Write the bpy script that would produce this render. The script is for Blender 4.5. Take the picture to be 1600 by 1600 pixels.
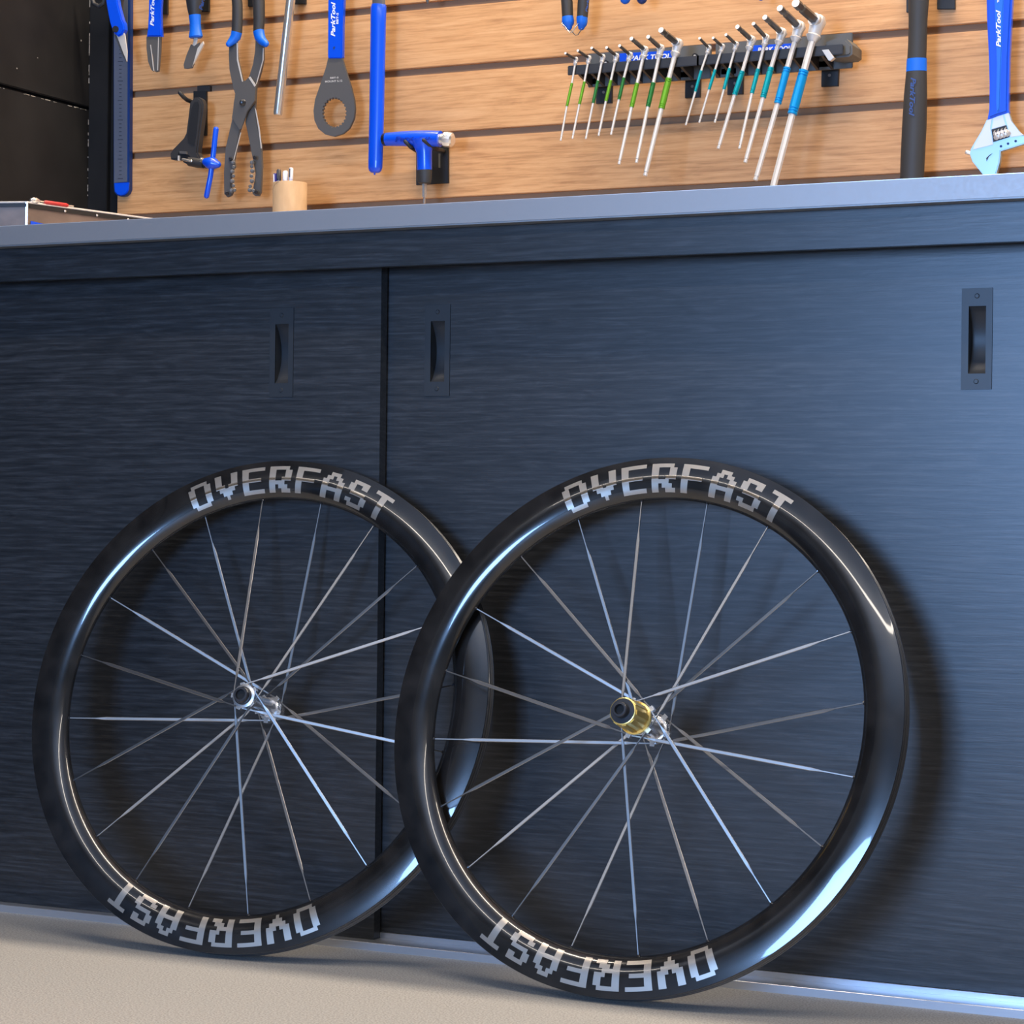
import bpy, bmesh, math, random
from mathutils import Vector, Matrix
random.seed(7)
for o in list(bpy.data.objects): bpy.data.objects.remove(o)
SC = bpy.context.scene; COL = SC.collection
PI = math.pi

# ------------------------------------------------------------------ camera
F, TH, PH, RO, CH = 3700.0, 0.452648, -0.000413, 0.011638, 0.549331
FW = Vector((-math.sin(TH)*math.cos(PH), math.cos(TH)*math.cos(PH), math.sin(PH)))
R0 = Vector((math.cos(TH), math.sin(TH), 0)); U0 = R0.cross(FW)
RV = R0*math.cos(RO) + U0*math.sin(RO); UV = -R0*math.sin(RO) + U0*math.cos(RO)
cd = bpy.data.cameras.new('camera'); cam = bpy.data.objects.new('camera', cd); COL.objects.link(cam)
cd.sensor_width = 36.0; cd.sensor_fit = 'HORIZONTAL'; cd.lens = F/1600*36; cd.clip_start = .05; cd.clip_end = 100
M = Matrix((RV, UV, -FW)).transposed().to_4x4(); M.translation = Vector((0, 0, CH)); cam.matrix_world = M
SC.camera = cam

# ------------------------------------------------------------------ world, lamps, exposure
vs = SC.view_settings; vs.view_transform = 'Standard'; vs.look = 'None'; vs.gamma = 1; vs.use_curve_mapping = False
vs.exposure = 0.0
W = bpy.data.worlds.new('world'); SC.world = W; W.use_nodes = True
W.node_tree.nodes['Background'].inputs[0].default_value = (.62, .70, .85, 1)
W.node_tree.nodes['Background'].inputs[1].default_value = .19
def area(name, loc, rot, sx, sy, power, col):
    l = bpy.data.lights.new(name, 'AREA'); l.shape = 'RECTANGLE'; l.size = sx; l.size_y = sy; l.energy = power; l.color = col
    o = bpy.data.objects.new(name, l); o.location = loc; o.rotation_euler = rot; COL.objects.link(o); return o
# daylight through the workshop's open door, behind the camera and to its left
area('door_daylight', (-1.2, -1.9, 1.0), (PI/2, 0, 0), .95, 1.2, 138, (.28, .52, 1.0))
# warm ceiling strip lamps, parallel to the bench
area('strip_lamp_bench', (-1.3, 2.90, 2.62), (0, 0, 0), 4.2, .09, 112, (1.0, .84, .66))
area('strip_lamp_room', (-1.3, 1.75, 2.62), (0, 0, 0), 4.2, .09, 56, (1.0, .87, .72))
area('strip_lamp_far', (-1.0, -.4, 2.62), (0, 0, 0), 4.2, .09, 30, (1.0, .90, .78))

YW, ZW, ZF = 2.5786, .9267, .8993       # worktop front face, its top and lower edge
D, YR = 2.6375, 2.6575                  # fronts of the near and the rear sliding doors
YS, ZS, PITCH = 3.2341, 1.336, .101487  # slatwall face, lower edge of a board, pitch

# ------------------------------------------------------------------ helpers
def ray(px, py): return FW + RV*((px-800)/F) - UV*((py-800)/F)
def at(px, py, y):
    d = ray(px, py); return Vector((0, 0, CH)) + d*(y/d.y)
def atz(px, py, z):
    d = ray(px, py); return Vector((0, 0, CH)) + d*((z-CH)/d.z)
def mpp(px, py, y): return (at(px, py+1, y)-at(px, py, y)).length
def org(o):
    v = Vector((0, 0, 0))
    while o is not None: v += o.location; o = o.parent
    return v
def obj(name, verts, faces, mat, parent=None, smooth=False, label=None):
    me = bpy.data.meshes.new(name)
    g = org(parent); me.from_pydata([Vector(v)-g for v in verts], [], faces); me.validate(); me.update()
    bm = bmesh.new(); bm.from_mesh(me); bmesh.ops.recalc_face_normals(bm, faces=bm.faces); bm.to_mesh(me); bm.free()
    if mat: me.materials.append(mat)
    if smooth:
        for p in me.polygons: p.use_smooth = True
    o = bpy.data.objects.new(name, me); COL.objects.link(o); o.parent = parent
    if label: o['label'] = label
    return o
def autosmooth(o, ang=35):
    me = o.data
    for p in me.polygons: p.use_smooth = True
    bm = bmesh.new(); bm.from_mesh(me)
    for e in bm.edges:
        e.smooth = not (len(e.link_faces) == 2 and e.calc_face_angle(0) > math.radians(ang))
    bm.to_mesh(me); bm.free(); return o
def tag(o, label, cat, group=None):
    o['label'] = label; o['category'] = cat
    if group: o['group'] = group
    return o
def thing(name, loc, label, cat, group=None):
    o = bpy.data.objects.new(name, None); o.location = loc; o.empty_display_size = .03; COL.objects.link(o)
    return tag(o, label, cat, group)
def struct(o): o['kind'] = 'structure'; return o
class MB:
    def __init__(s): s.v = []; s.f = []
    def add(s, v, f):
        n = len(s.v); s.v += [Vector(a) for a in v]; s.f += [tuple(i+n for i in q) for q in f]; return s
    def box(s, a, b):
        x0, y0, z0 = a; x1, y1, z1 = b
        return s.add([(x0,y0,z0),(x1,y0,z0),(x1,y1,z0),(x0,y1,z0),(x0,y0,z1),(x1,y0,z1),(x1,y1,z1),(x0,y1,z1)],
                     [(0,1,2,3),(4,5,6,7),(0,1,5,4),(1,2,6,5),(2,3,7,6),(3,0,4,7)])
    def tube(s, P, R, seg=16, flat=1.0, caps=True, rnd=0, twist=0):
        P = [Vector(p) for p in P]
        if not isinstance(R, (list, tuple)): R = [R]*len(P)
        R = list(R)
        if rnd:   # rounded ends: rnd 1 = both, 2 = only the last end
            def cap(p, q, r):
                t = (p-q).normalized(); return [(p+t*r*math.sin(a), r*math.cos(a)) for a in (.5, .95, 1.3)]
            e = cap(P[-1], P[-2], R[-1]); b = cap(P[0], P[1], R[0]) if rnd == 1 else []
            P2 = [q[0] for q in reversed(b)] + P + [q[0] for q in e]; R = [q[1] for q in reversed(b)] + R + [q[1] for q in e]; P = P2
        n0 = len(s.v); L = len(P); T = []
        for i in range(L):
            a = P[max(i-1, 0)]; b = P[min(i+1, L-1)]; t = b-a
            if t.length < 1e-9: t = (P[min(i+2, L-1)]-P[max(i-2, 0)])
            t = t.normalized()
            if T and t.dot(T[-1]) < -.5: t = -t
            T.append(t)
        ref = Vector((0, 1, 0))
        if abs((P[-1]-P[0]).normalized().y) > .8: ref = Vector((0, 0, 1))
        for i in range(L):
            b = T[i].cross(ref); b = b.normalized() if b.length > 1e-6 else Vector((1, 0, 0))
            c = b.cross(T[i])
            for k in range(seg):
                a = 2*PI*k/seg + twist
                s.v.append(P[i] + b*(R[i]*math.cos(a)) + c*(R[i]*flat*math.sin(a)))
        for i in range(L-1):
            for k in range(seg):
                k2 = (k+1) % seg; s.f.append((n0+i*seg+k, n0+i*seg+k2, n0+(i+1)*seg+k2, n0+(i+1)*seg+k))
        if caps:
            s.f.append(tuple(n0+k for k in range(seg))[::-1]); s.f.append(tuple(n0+(L-1)*seg+k for k in range(seg)))
        return s
    def build(s, name, mat, parent=None, smooth=None, label=None, bevel=0):
        o = obj(name, s.v, s.f, mat, parent, False, label)
        if bevel:
            bm = bmesh.new(); bm.from_mesh(o.data)
            es = [e for e in bm.edges if len(e.link_faces) == 2 and e.calc_face_angle(0) > .5]
            bmesh.ops.bevel(bm, geom=es, offset=bevel, segments=2, affect='EDGES', clamp_overlap=True); bm.to_mesh(o.data); bm.free()
        if smooth: autosmooth(o, smooth)
        return o
def tpx(mb, pts, y, seg=16, flat=1.0, rnd=0):
    """pts: (px, py, width_px); y a number, or one number per point"""
    ys = y if isinstance(y, (list, tuple)) else [y]*len(pts)
    return mb.tube([at(a, b, yy) for (a, b, w), yy in zip(pts, ys)], [w/2*mpp(a, b, yy) for (a, b, w), yy in zip(pts, ys)], seg, flat, True, rnd)
def prism(name, pts, y, t, mat, parent=None, bevel=.0006, label=None, holes=()):
    """outline in photograph pixels on the plane y = const, t thick behind that plane, with optional holes"""
    bm = bmesh.new(); g = org(parent)
    loops = [pts] + list(holes); edges = []
    for lp in loops:
        vs_ = [bm.verts.new(at(a, b, y)-g) for a, b in lp]
        for i in range(len(vs_)): edges.append(bm.edges.new((vs_[i], vs_[(i+1) % len(vs_)])))
    if holes:
        bmesh.ops.triangle_fill(bm, edges=edges, use_beauty=True, use_dissolve=False)
    else:
        bm.faces.new([e.verts[0] for e in edges])
    r = bmesh.ops.extrude_face_region(bm, geom=bm.faces[:])
    for v in [q for q in r['geom'] if isinstance(q, bmesh.types.BMVert)]: v.co.y += t
    bmesh.ops.recalc_face_normals(bm, faces=bm.faces)
    if bevel:
        es = [e for e in bm.edges if len(e.link_faces) == 2 and e.calc_face_angle(0) > 1.2 and all(abs(v.co.y+g.y-y) < 1e-6 for v in e.verts)]
        try: bmesh.ops.bevel(bm, geom=es, offset=bevel, segments=2, affect='EDGES', clamp_overlap=True)
        except Exception: pass
    me = bpy.data.meshes.new(name); bm.to_mesh(me); bm.free()
    if mat: me.materials.append(mat)
    o = bpy.data.objects.new(name, me); COL.objects.link(o); o.parent = parent
    if label: o['label'] = label
    return autosmooth(o, 30)
def circ(cx, cy, rx, ry=None, n=24, tooth=0, nt=0):
    ry = ry or rx; out = []
    for k in range(n):
        a = 2*PI*k/n; m = 1
        if nt: m = 1 + tooth*(1 if (k*nt*2//n) % 2 else 0)
        out.append((cx+rx*m*math.cos(a), cy+ry*m*math.sin(a)))
    return out
def text_mesh(body, shear=.25):
    c = bpy.data.curves.new('t', 'FONT'); c.body = body; c.shear = shear; c.offset = .03; c.resolution_u = 3
    o = bpy.data.objects.new('t', c); COL.objects.link(o); bpy.context.view_layer.update()
    dg = bpy.context.evaluated_depsgraph_get(); me = o.evaluated_get(dg).to_mesh()
    v = [tuple(p.co) for p in me.vertices]; f = [tuple(p.vertices) for p in me.polygons]
    o.evaluated_get(dg).to_mesh_clear(); bpy.data.objects.remove(o); bpy.data.curves.remove(c); return v, f
def textpx(name, body, p0, p1, hpx, y, mat, parent, shear=.25, curve=None):
    v, f = text_mesh(body, shear)
    x0 = min(a[0] for a in v); x1 = max(a[0] for a in v); y1 = max(a[1] for a in v)
    dx, dy = p1[0]-p0[0], p1[1]-p0[1]; L = math.hypot(dx, dy); ux, uy = dx/L, dy/L
    nx, ny = uy, -ux      # up of the letters, in pixels (y down)
    out = []
    for a in v:
        s = (a[0]-x0)/(x1-x0)*L; t = a[1]/y1*hpx
        px, py = p0[0]+ux*s+nx*t, p0[1]+uy*s+ny*t
        out.append(at(px, py, y(px, py) if callable(y) else y))
    return obj(name, out, f, mat, parent)

# ------------------------------------------------------------------ materials
def mat(name, col, rough=.5, metal=0, coat=0, coatr=.05, spec=.5):
    m = bpy.data.materials.new(name); m.use_nodes = True; b = m.node_tree.nodes['Principled BSDF']
    b.inputs['Base Color'].default_value = (*col, 1); b.inputs['Roughness'].default_value = rough; b.inputs['Metallic'].default_value = metal
    b.inputs['Coat Weight'].default_value = coat; b.inputs['Coat Roughness'].default_value = coatr; b.inputs['Specular IOR Level'].default_value = spec
    return m
def nodes(m): return m.node_tree.nodes, m.node_tree.links, m.node_tree.nodes['Principled BSDF']
def add_noise(m, scale, vec=(1, 1, 1), c0=None, c1=None, p0=.3, p1=.7, detail=4, bump=0, rough=None, dist=0, bdist=.001):
    N, L, B = nodes(m)
    tc = N.new('ShaderNodeTexCoord'); mp = N.new('ShaderNodeMapping'); mp.inputs['Scale'].default_value = vec
    nz = N.new('ShaderNodeTexNoise'); nz.inputs['Scale'].default_value = scale; nz.inputs['Detail'].default_value = detail
    nz.inputs['Distortion'].default_value = dist
    L.new(tc.outputs['Object'], mp.inputs['Vector']); L.new(mp.outputs[0], nz.inputs['Vector'])
    if c0:
        cr = N.new('ShaderNodeValToRGB'); e = cr.color_ramp.elements
        e[0].position = p0; e[0].color = (*c0, 1); e[1].position = p1; e[1].color = (*c1, 1)
        L.new(nz.outputs['Fac'], cr.inputs[0]); L.new(cr.outputs[0], B.inputs['Base Color'])
    if rough:
        mr = N.new('ShaderNodeMapRange'); mr.inputs[3].default_value = rough[0]; mr.inputs[4].default_value = rough[1]
        L.new(nz.outputs['Fac'], mr.inputs[0]); L.new(mr.outputs[0], B.inputs['Roughness'])
    if bump:
        bp = N.new('ShaderNodeBump'); bp.inputs['Strength'].default_value = bump; bp.inputs['Distance'].default_value = bdist
        L.new(nz.outputs['Fac'], bp.inputs['Height']); L.new(bp.outputs[0], B.inputs['Normal'])
    return nz
def wood(name, c0, c1, c2, fine, coarse, rough, bump, spec=.5, wave=0, wsc=40):
    """horizontal grain: fine pores stretched along X over slow figure"""
    m = mat(name, c1, rough, spec=spec); N, L, B = nodes(m)
    tc = N.new('ShaderNodeTexCoord')
    def nz(sc, vec, det, dist=0):
        mp = N.new('ShaderNodeMapping'); mp.inputs['Scale'].default_value = vec
        n = N.new('ShaderNodeTexNoise'); n.inputs['Scale'].default_value = sc; n.inputs['Detail'].default_value = det; n.inputs['Distortion'].default_value = dist
        n.inputs['Roughness'].default_value = .65
        L.new(tc.outputs['Object'], mp.inputs['Vector']); L.new(mp.outputs[0], n.inputs['Vector']); return n
    a = nz(fine, (.045, 1, 1), 5, .3); b = nz(coarse, (.16, 1, 1), 4, 1.2)
    mx = N.new('ShaderNodeMix'); mx.data_type = 'FLOAT'; mx.inputs[0].default_value = .42
    L.new(a.outputs['Fac'], mx.inputs[2]); L.new(b.outputs['Fac'], mx.inputs[3])
    out = mx.outputs[0]
    if wave:
        mp = N.new('ShaderNodeMapping'); mp.inputs['Scale'].default_value = (.12, 1, 1)
        wv = N.new('ShaderNodeTexWave'); wv.wave_type = 'BANDS'; wv.bands_direction = 'Z'; wv.inputs['Scale'].default_value = wsc
        wv.inputs['Distortion'].default_value = 22; wv.inputs['Detail'].default_value = 3; wv.inputs['Detail Scale'].default_value = .35; wv.inputs['Detail Roughness'].default_value = .6
        L.new(tc.outputs['Object'], mp.inputs['Vector']); L.new(mp.outputs[0], wv.inputs['Vector'])
        mw = N.new('ShaderNodeMix'); mw.data_type = 'FLOAT'; mw.inputs[0].default_value = wave
        L.new(out, mw.inputs[2]); L.new(wv.outputs['Fac'], mw.inputs[3]); out = mw.outputs[0]
    cr = N.new('ShaderNodeValToRGB'); e = cr.color_ramp.elements; e[0].position = .34; e[0].color = (*c0, 1); e[1].position = .66; e[1].color = (*c2, 1)
    q = e.new(.5); q.color = (*c1, 1)
    L.new(out, cr.inputs[0]); L.new(cr.outputs[0], B.inputs['Base Color'])
    bp = N.new('ShaderNodeBump'); bp.inputs['Strength'].default_value = bump; bp.inputs['Distance'].default_value = .0006
    L.new(out, bp.inputs['Height']); L.new(bp.outputs[0], B.inputs['Normal'])
    return m
m_dark = wood('charcoal_wood_laminate', (.007, .0075, .0085), (.020, .0212, .0235), (.044, .0465, .051), 420, 90, .36, .30, .7, .085, 34)
m_slat = wood('cherry_slat_laminate', (.43, .20, .072), (.63, .325, .13), (.72, .40, .18), 330, 40, .5, .10, .5, .06, 22)
m_groove = mat('groove_brown', (.27, .165, .09), .7)
m_steel = mat('brushed_worktop_steel', (.34, .33, .33), .42, .6); add_noise(m_steel, 260, (1, 1, 1), rough=(.40, .52), bump=.05)
m_alu = mat('floor_track_aluminium', (.62, .64, .68), .34, .8); add_noise(m_alu, 60, (.03, 1, 1), rough=(.26, .36), bump=.02)
m_floor = mat('speckled_vinyl', (.4, .38, .34), .62)
nzf = add_noise(m_floor, 420, (1, 1, 1), (.25, .24, .222), (.42, .405, .375), .36, .64, 2, .25)
m_blackwall = mat('black_painted_board', (.012, .012, .012), .6, spec=.22); add_noise(m_blackwall, 7, (1, 1, 1), (.004, .004, .0045), (.015, .015, .0155), .3, .75, 8, .35, bdist=.004)
m_chip = mat('bare_chip', (.28, .26, .23), .8)
m_carbon = mat('gloss_carbon', (.0085, .0082, .0085), .20, 0, 1, .035); add_noise(m_carbon, 30, (1, 1, 1), (.004, .004, .0045), (.022, .020, .019), .3, .75, 6)
m_bed = mat('satin_tyre_bed', (.045, .045, .048), .30, 0, .6, .1)
m_letter = mat('silver_lettering', (.46, .42, .37), .36, .8, .3, .06)
m_spoke = mat('bladed_spoke_steel', (.37, .36, .35), .36, 1)
m_chrome = mat('polished_silver', (.90, .90, .90), .24, .92)
m_gold = mat('gold_anodised', (.95, .72, .24), .30, .85)
m_bore = mat('bore_shade_black', (.002, .002, .002), .7)  # black paints the shade inside the hub end cap holes
m_capm = mat('charcoal_anodised', (.035, .038, .045), .33, .3)
m_blackm = mat('black_anodised', (.012, .012, .014), .28, 0, .3)
m_black = mat('matte_black_steel', (.011, .011, .012), .5)
m_grip = mat('black_rubber_grip', (.028, .027, .027), .55)
m_blue = mat('blue_dipped_plastic', (.0, .075, .70), .28, 0, .5, .12)
m_bluem = mat('blue_rubber', (.0, .13, .66), .45)
m_navy = mat('navy_plastic', (.006, .035, .16), .4)
m_white = mat('white_print', (.80, .82, .85), .5)
m_blueprint = mat('blue_print', (.02, .06, .22), .5)
m_embl = mat('embossed_blue', (.003, .03, .36), .4)
m_grey = mat('parkerised_steel', (.125, .117, .110), .45, .35)
m_edge = mat('bare_steel_edge', (.72, .67, .60), .35, .35)
m_rod = mat('chrome_rod', (.72, .67, .60), .24, .8)
m_key = mat('satin_key_steel', (.72, .71, .69), .38, .55)
m_bit = mat('dark_bit_steel', (.13, .125, .12), .35, .8)
m_tip = mat('ground_bit_tip', (.85, .85, .83), .3, .2)
m_g1 = mat('green_anodised', (.16, .42, .03), .3, .5); m_g2 = mat('dark_green_anodised', (.03, .20, .05), .3, .5)
m_t1 = mat('teal_anodised', (.0, .36, .42), .3, .45); m_t2 = mat('azure_anodised', (.0, .30, .72), .3, .4)
m_plast = mat('black_bracket_plastic', (.030, .028, .028), .45); m_plastg = mat('grey_bracket_plastic', (.10, .097, .088), .5)
m_card = mat('kraft_cardboard', (.56, .36, .19), .75); add_noise(m_card, 60, (1, 1, .4), (.50, .315, .16), (.62, .41, .225), .3, .7)
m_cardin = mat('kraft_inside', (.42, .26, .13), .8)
m_penw = mat('white_pen_plastic', (.80, .78, .80), .3); m_pend = mat('dark_pen_plastic', (.05, .045, .05), .35); m_penb = mat('ink_blue', (.02, .02, .20), .3)
m_ruler = mat('slate_ruler_face', (.085, .10, .14), .45); m_rmark = mat('ruler_mark', (.022, .026, .042), .5)
m_boxm = mat('wood_reflection_sheet', (.20, .145, .115), .45, .3); add_noise(m_boxm, 14, (1, 1, 2), (.13, .095, .075), (.25, .185, .15), .3, .7, 6)  # brown is the wood's reflection, put into the sheet's colour
m_alur = mat('bright_rim_aluminium', (.82, .82, .84), .3, .7)
m_red = mat('red_handle', (.50, .03, .03), .4)
m_wrench = mat('satin_chrome_wrench', (.42, .58, .70), .30, .7); m_wrench2 = mat('bead_blast_chrome', (.60, .60, .60), .45, .5)
m_handle = mat('flush_handle_black', (.024, .027, .031), .42)

# ------------------------------------------------------------------ room
fl = MB().add([(-6, -4, 0), (3, -4, 0), (3, 3.3, 0), (-6, 3.3, 0)], [(0, 1, 2, 3)]).build('floor', m_floor); struct(fl)
cl = MB().box((-6, -4, 2.75), (3, 3.4, 2.85)).build('ceiling', mat('ceiling_paint', (.55, .55, .54), .8)); struct(cl)
# slatwall: backing plus one board after another
wb = MB().box((-2.3055, YS+.0085, 0), (.9, YS+.10, 2.75)).build('wall_back', m_groove); struct(wb)
k = -4
while True:
    z0 = ZS + k*PITCH
    if z0 > 2.6: break
    z1 = z0 + PITCH - .0112
    if z1 > .90:
        MB().box((-2.3055, YS, z0), (.9, YS+.0084, z1)).build('slat', m_slat, wb, bevel=.0009, smooth=40)
    k += 1
# black side wall: boards, corner post, chipped edge
xl = -2.3625
wl = MB().box((xl-.10, .9, 0), (xl-.012, YS+.10, 2.75)).build('wall_left', m_blackwall); struct(wl)
zj = 1.2105
for z0, z1 in ((.0, zj-.0025), (zj+.0025, 1.95), (1.955, 2.75)):
    MB().box((xl-.014, .9, z0), (xl, YS+.02, z1)).build('panel', m_blackwall, wl, bevel=.0015, smooth=40)
MB().box((xl, YS-.004, 0), (-2.324, YS+.03, 2.75)).build('post', m_blackwall, wl, bevel=.001, smooth=40)
MB().box((-2.324, YS+.006, 0), (-2.3065, YS+.03, 2.75)).build('batten', m_blackwall, wl)
ch = MB()
for q in range(46):
    z = random.uniform(.95, 1.5); l = random.uniform(.001, .010); w_ = random.uniform(.0004, .0011)
    ch.box((xl-.0003, YS-.0048, z), (xl+w_, YS-.0035, z+l))
for q in range(26):
    yy = random.uniform(2.75, 3.22); l = random.uniform(.002, .012)
    ch.box((xl-.0004, yy, zj-.0045), (xl+.0004, yy+l, zj-.0045+random.uniform(.0006, .0016)))
for q in range(24):
    yy = random.uniform(2.75, 3.22); z = random.uniform(.98, 1.5)
    ch.box((xl-.0004, yy, z), (xl+.0003, yy+random.uniform(.001, .003), z+random.uniform(.0005, .003)))
c_ = ch.build('chipped_paint', m_chip, wl); c_['kind'] = 'stuff'

# ------------------------------------------------------------------ worktop and cabinet
wt = thing('worktop', (-.9, 2.9, ZF), 'grey steel-edged worktop lying along the top of the dark cabinet', 'worktop')
MB().box((-2.345, YW, ZF), (.7, YS-.002, ZW)).build('top', m_steel, wt, bevel=.0018, smooth=50)
MB().box((-2.345, YW+.012, ZW), (.7, YW+.016, ZW+.0022)).build('glint_lip', m_alur, wt, bevel=.0008, smooth=50)  # strip added to draw a second bright line along the front edge
cb = thing('cabinet', (-.9, 2.7, 0), 'long charcoal wood-grain bench cabinet with sliding doors', 'cabinet')
MB().box((-2.345, 2.69, 0.012), (.7, 3.20, .897)).build('carcass', m_black, cb)
MB().box((-2.345, 2.602, .8546), (.7, 2.616, ZF-.0003)).build('fascia', m_dark, cb, bevel=.0006, smooth=40)
def holed(name, x0, x1, z0, z1, y0, y1, holes, m, parent):
    xs = sorted({x0, x1, *[h[0] for h in holes], *[h[1] for h in holes]}); zs = sorted({z0, z1, *[h[2] for h in holes], *[h[3] for h in holes]})
    b = MB()
    def solid(i, j):
        if i < 0 or j < 0 or i >= len(xs)-1 or j >= len(zs)-1: return False
        cx, cz = (xs[i]+xs[i+1])/2, (zs[j]+zs[j+1])/2
        return not any(h[0] < cx < h[1] and h[2] < cz < h[3] for h in holes)
    for i in range(len(xs)-1):
        for j in range(len(zs)-1):
            if not solid(i, j): continue
            X0, X1, Z0, Z1 = xs[i], xs[i+1], zs[j], zs[j+1]
            b.add([(X0,y0,Z0),(X1,y0,Z0),(X1,y0,Z1),(X0,y0,Z1)], [(0,1,2,3)]); b.add([(X0,y1,Z0),(X1,y1,Z0),(X1,y1,Z1),(X0,y1,Z1)], [(3,2,1,0)])
            for (di, dj, q) in ((-1,0,((X0,Z0),(X0,Z1))),(1,0,((X1,Z0),(X1,Z1))),(0,-1,((X0,Z0),(X1,Z0))),(0,1,((X0,Z1),(X1,Z1)))):
                if not solid(i+di, j+dj):
                    (a, c), (e, g) = q; b.add([(a,y0,c),(e,y0,g),(e,y1,g),(a,y1,c)], [(0,1,2,3)])
    me_o = b.build(name, m, parent)
    bm = bmesh.new(); bm.from_mesh(me_o.data); bmesh.ops.remove_doubles(bm, verts=bm.verts, dist=1e-6); bmesh.ops.recalc_face_normals(bm, faces=bm.faces); bm.to_mesh(me_o.data); bm.free()
    return me_o
HZ0, HZ1 = .6940, .8095
def flush_handle(door, cx, y):
    hw = .0178; pw0, pw1 = cx-.0095, cx+.0105; pz0, pz1 = .712, .789; t = .0015
    b = MB(); x0, x1 = cx-hw, cx+hw; yf, yb = y-t, y
    for X0, X1, Z0, Z1 in ((x0, pw0, HZ0, HZ1), (pw1, x1, HZ0, HZ1), (pw0, pw1, HZ0, pz0), (pw0, pw1, pz1, HZ1)):
        b.box((X0, yf, Z0), (X1, yb, Z1))
    n = 20; dep = .016; ring = []
    for i in range(n+1):
        u = i/n; z = pz0+(pz1-pz0)*u; d = dep*math.sin(PI*u)**.7 if 0 < u < 1 else 0
        ring.append((z, yf+.0008+d))
    v = []; f = []
    for z, yy in ring: v += [(pw0, yy, z), (pw1, yy, z), (pw0, yf+.0006, z), (pw1, yf+.0006, z)]
    for i in range(n):
        a = i*4; c = a+4; f += [(a, a+1, c+1, c), (a, c, c+2, a+2), (a+1, a+3, c+3, c+1)]
    b.add(v, f)
    for zz in (HZ0+.009, HZ1-.009):
        b.tube([(cx, yf-.0009, zz), (cx, yf, zz)], [.0022, .0030], 12)
    o = b.build('handle', m_handle, door, smooth=30); return (pw0-.001, pw1+.001, pz0-.001, pz1+.001)
def door(x0, x1, y, z0, hs):
    hol = [(h-.0105, h+.0115, .711, .790) for h in hs]
    d = holed('door', x0, x1, z0, .88, y, y+.016, hol, m_dark, cb)
    for h in hs: flush_handle(d, h, y)
    # light edge band line on the door's free edge
    return d
XL = at(593, 700, D).x
door(-2.342, XL, D, .0016, (at(440.5, 550, D).x,))
door(XL-.04, -.585, YR, .0088, (at(684, 547, YR).x, at(1526.5, 530, YR).x))
door(-.600, .25, D, .0015, (-.49,))
tk = MB()
for pf in ([(2.5773, 0), (2.5773, .0092), (2.5778, .0097), (2.5790, .0097), (2.5793, .0012), (2.6535, .0012), (2.6535, 0)], [(2.6540, 0), (2.6540, .0082), (2.69, .0082), (2.69, 0)]):
    n_ = len(pf); tk.add([(X_, y_, z_) for X_ in (-2.345, .7) for y_, z_ in pf], [tuple(range(n_)), tuple(range(2*n_-1, n_-1, -1))] + [(q, (q+1) % n_, n_+(q+1) % n_, n_+q) for q in range(n_)])
tk.build('floor_track', m_alu, cb)

# ------------------------------------------------------------------ wheels
FONT = {
 'O': ('.#####.', '##...##', '##...##', '##...##', '##...##', '##...##', '.#####.'),
 'V': ('##...##', '##...##', '##...##', '###.###', '.#####.', '..###..', '...#...'),
 'E': ('#######', '##.....', '##.....', '######.', '##.....', '##.....', '#######'),
 'R': ('######.', '##...##', '##...##', '##..###', '#####..', '##.###.', '##..###'),
 'F': ('#######', '##.....', '##.....', '######.', '##.....', '##.....', '##.....'),
 'A': ('..###..', '.##.##.', '##...##', '##...##', '#######', '##...##', '##...##'),
 'S': ('.#####.', '##..##.', '##.....', '.#####.', '.....##', '##...##', '.#####.'),
 'T': ('######.', '..##...', '..##...', '..##...', '..##...', '..##...', '..##...')}
PROF = [(.3165, .0098), (.3162, .0103), (.3140, .01065), (.3100, .0114), (.3050, .0121), (.3000, .01265), (.2950, .0130), (.2900, .0130), (.2850, .0123), (.2800, .0109),
        (.2757, .0090), (.2722, .0067), (.2695, .0042), (.2680, .0019)]
def prof_a(r):
    for (r0, a0), (r1, a1) in zip(PROF, PROF[1:]):
        if r1 <= r <= r0: return a0 + (a1-a0)*(r0-r)/(r0-r1)
    return PROF[0][1]
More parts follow.
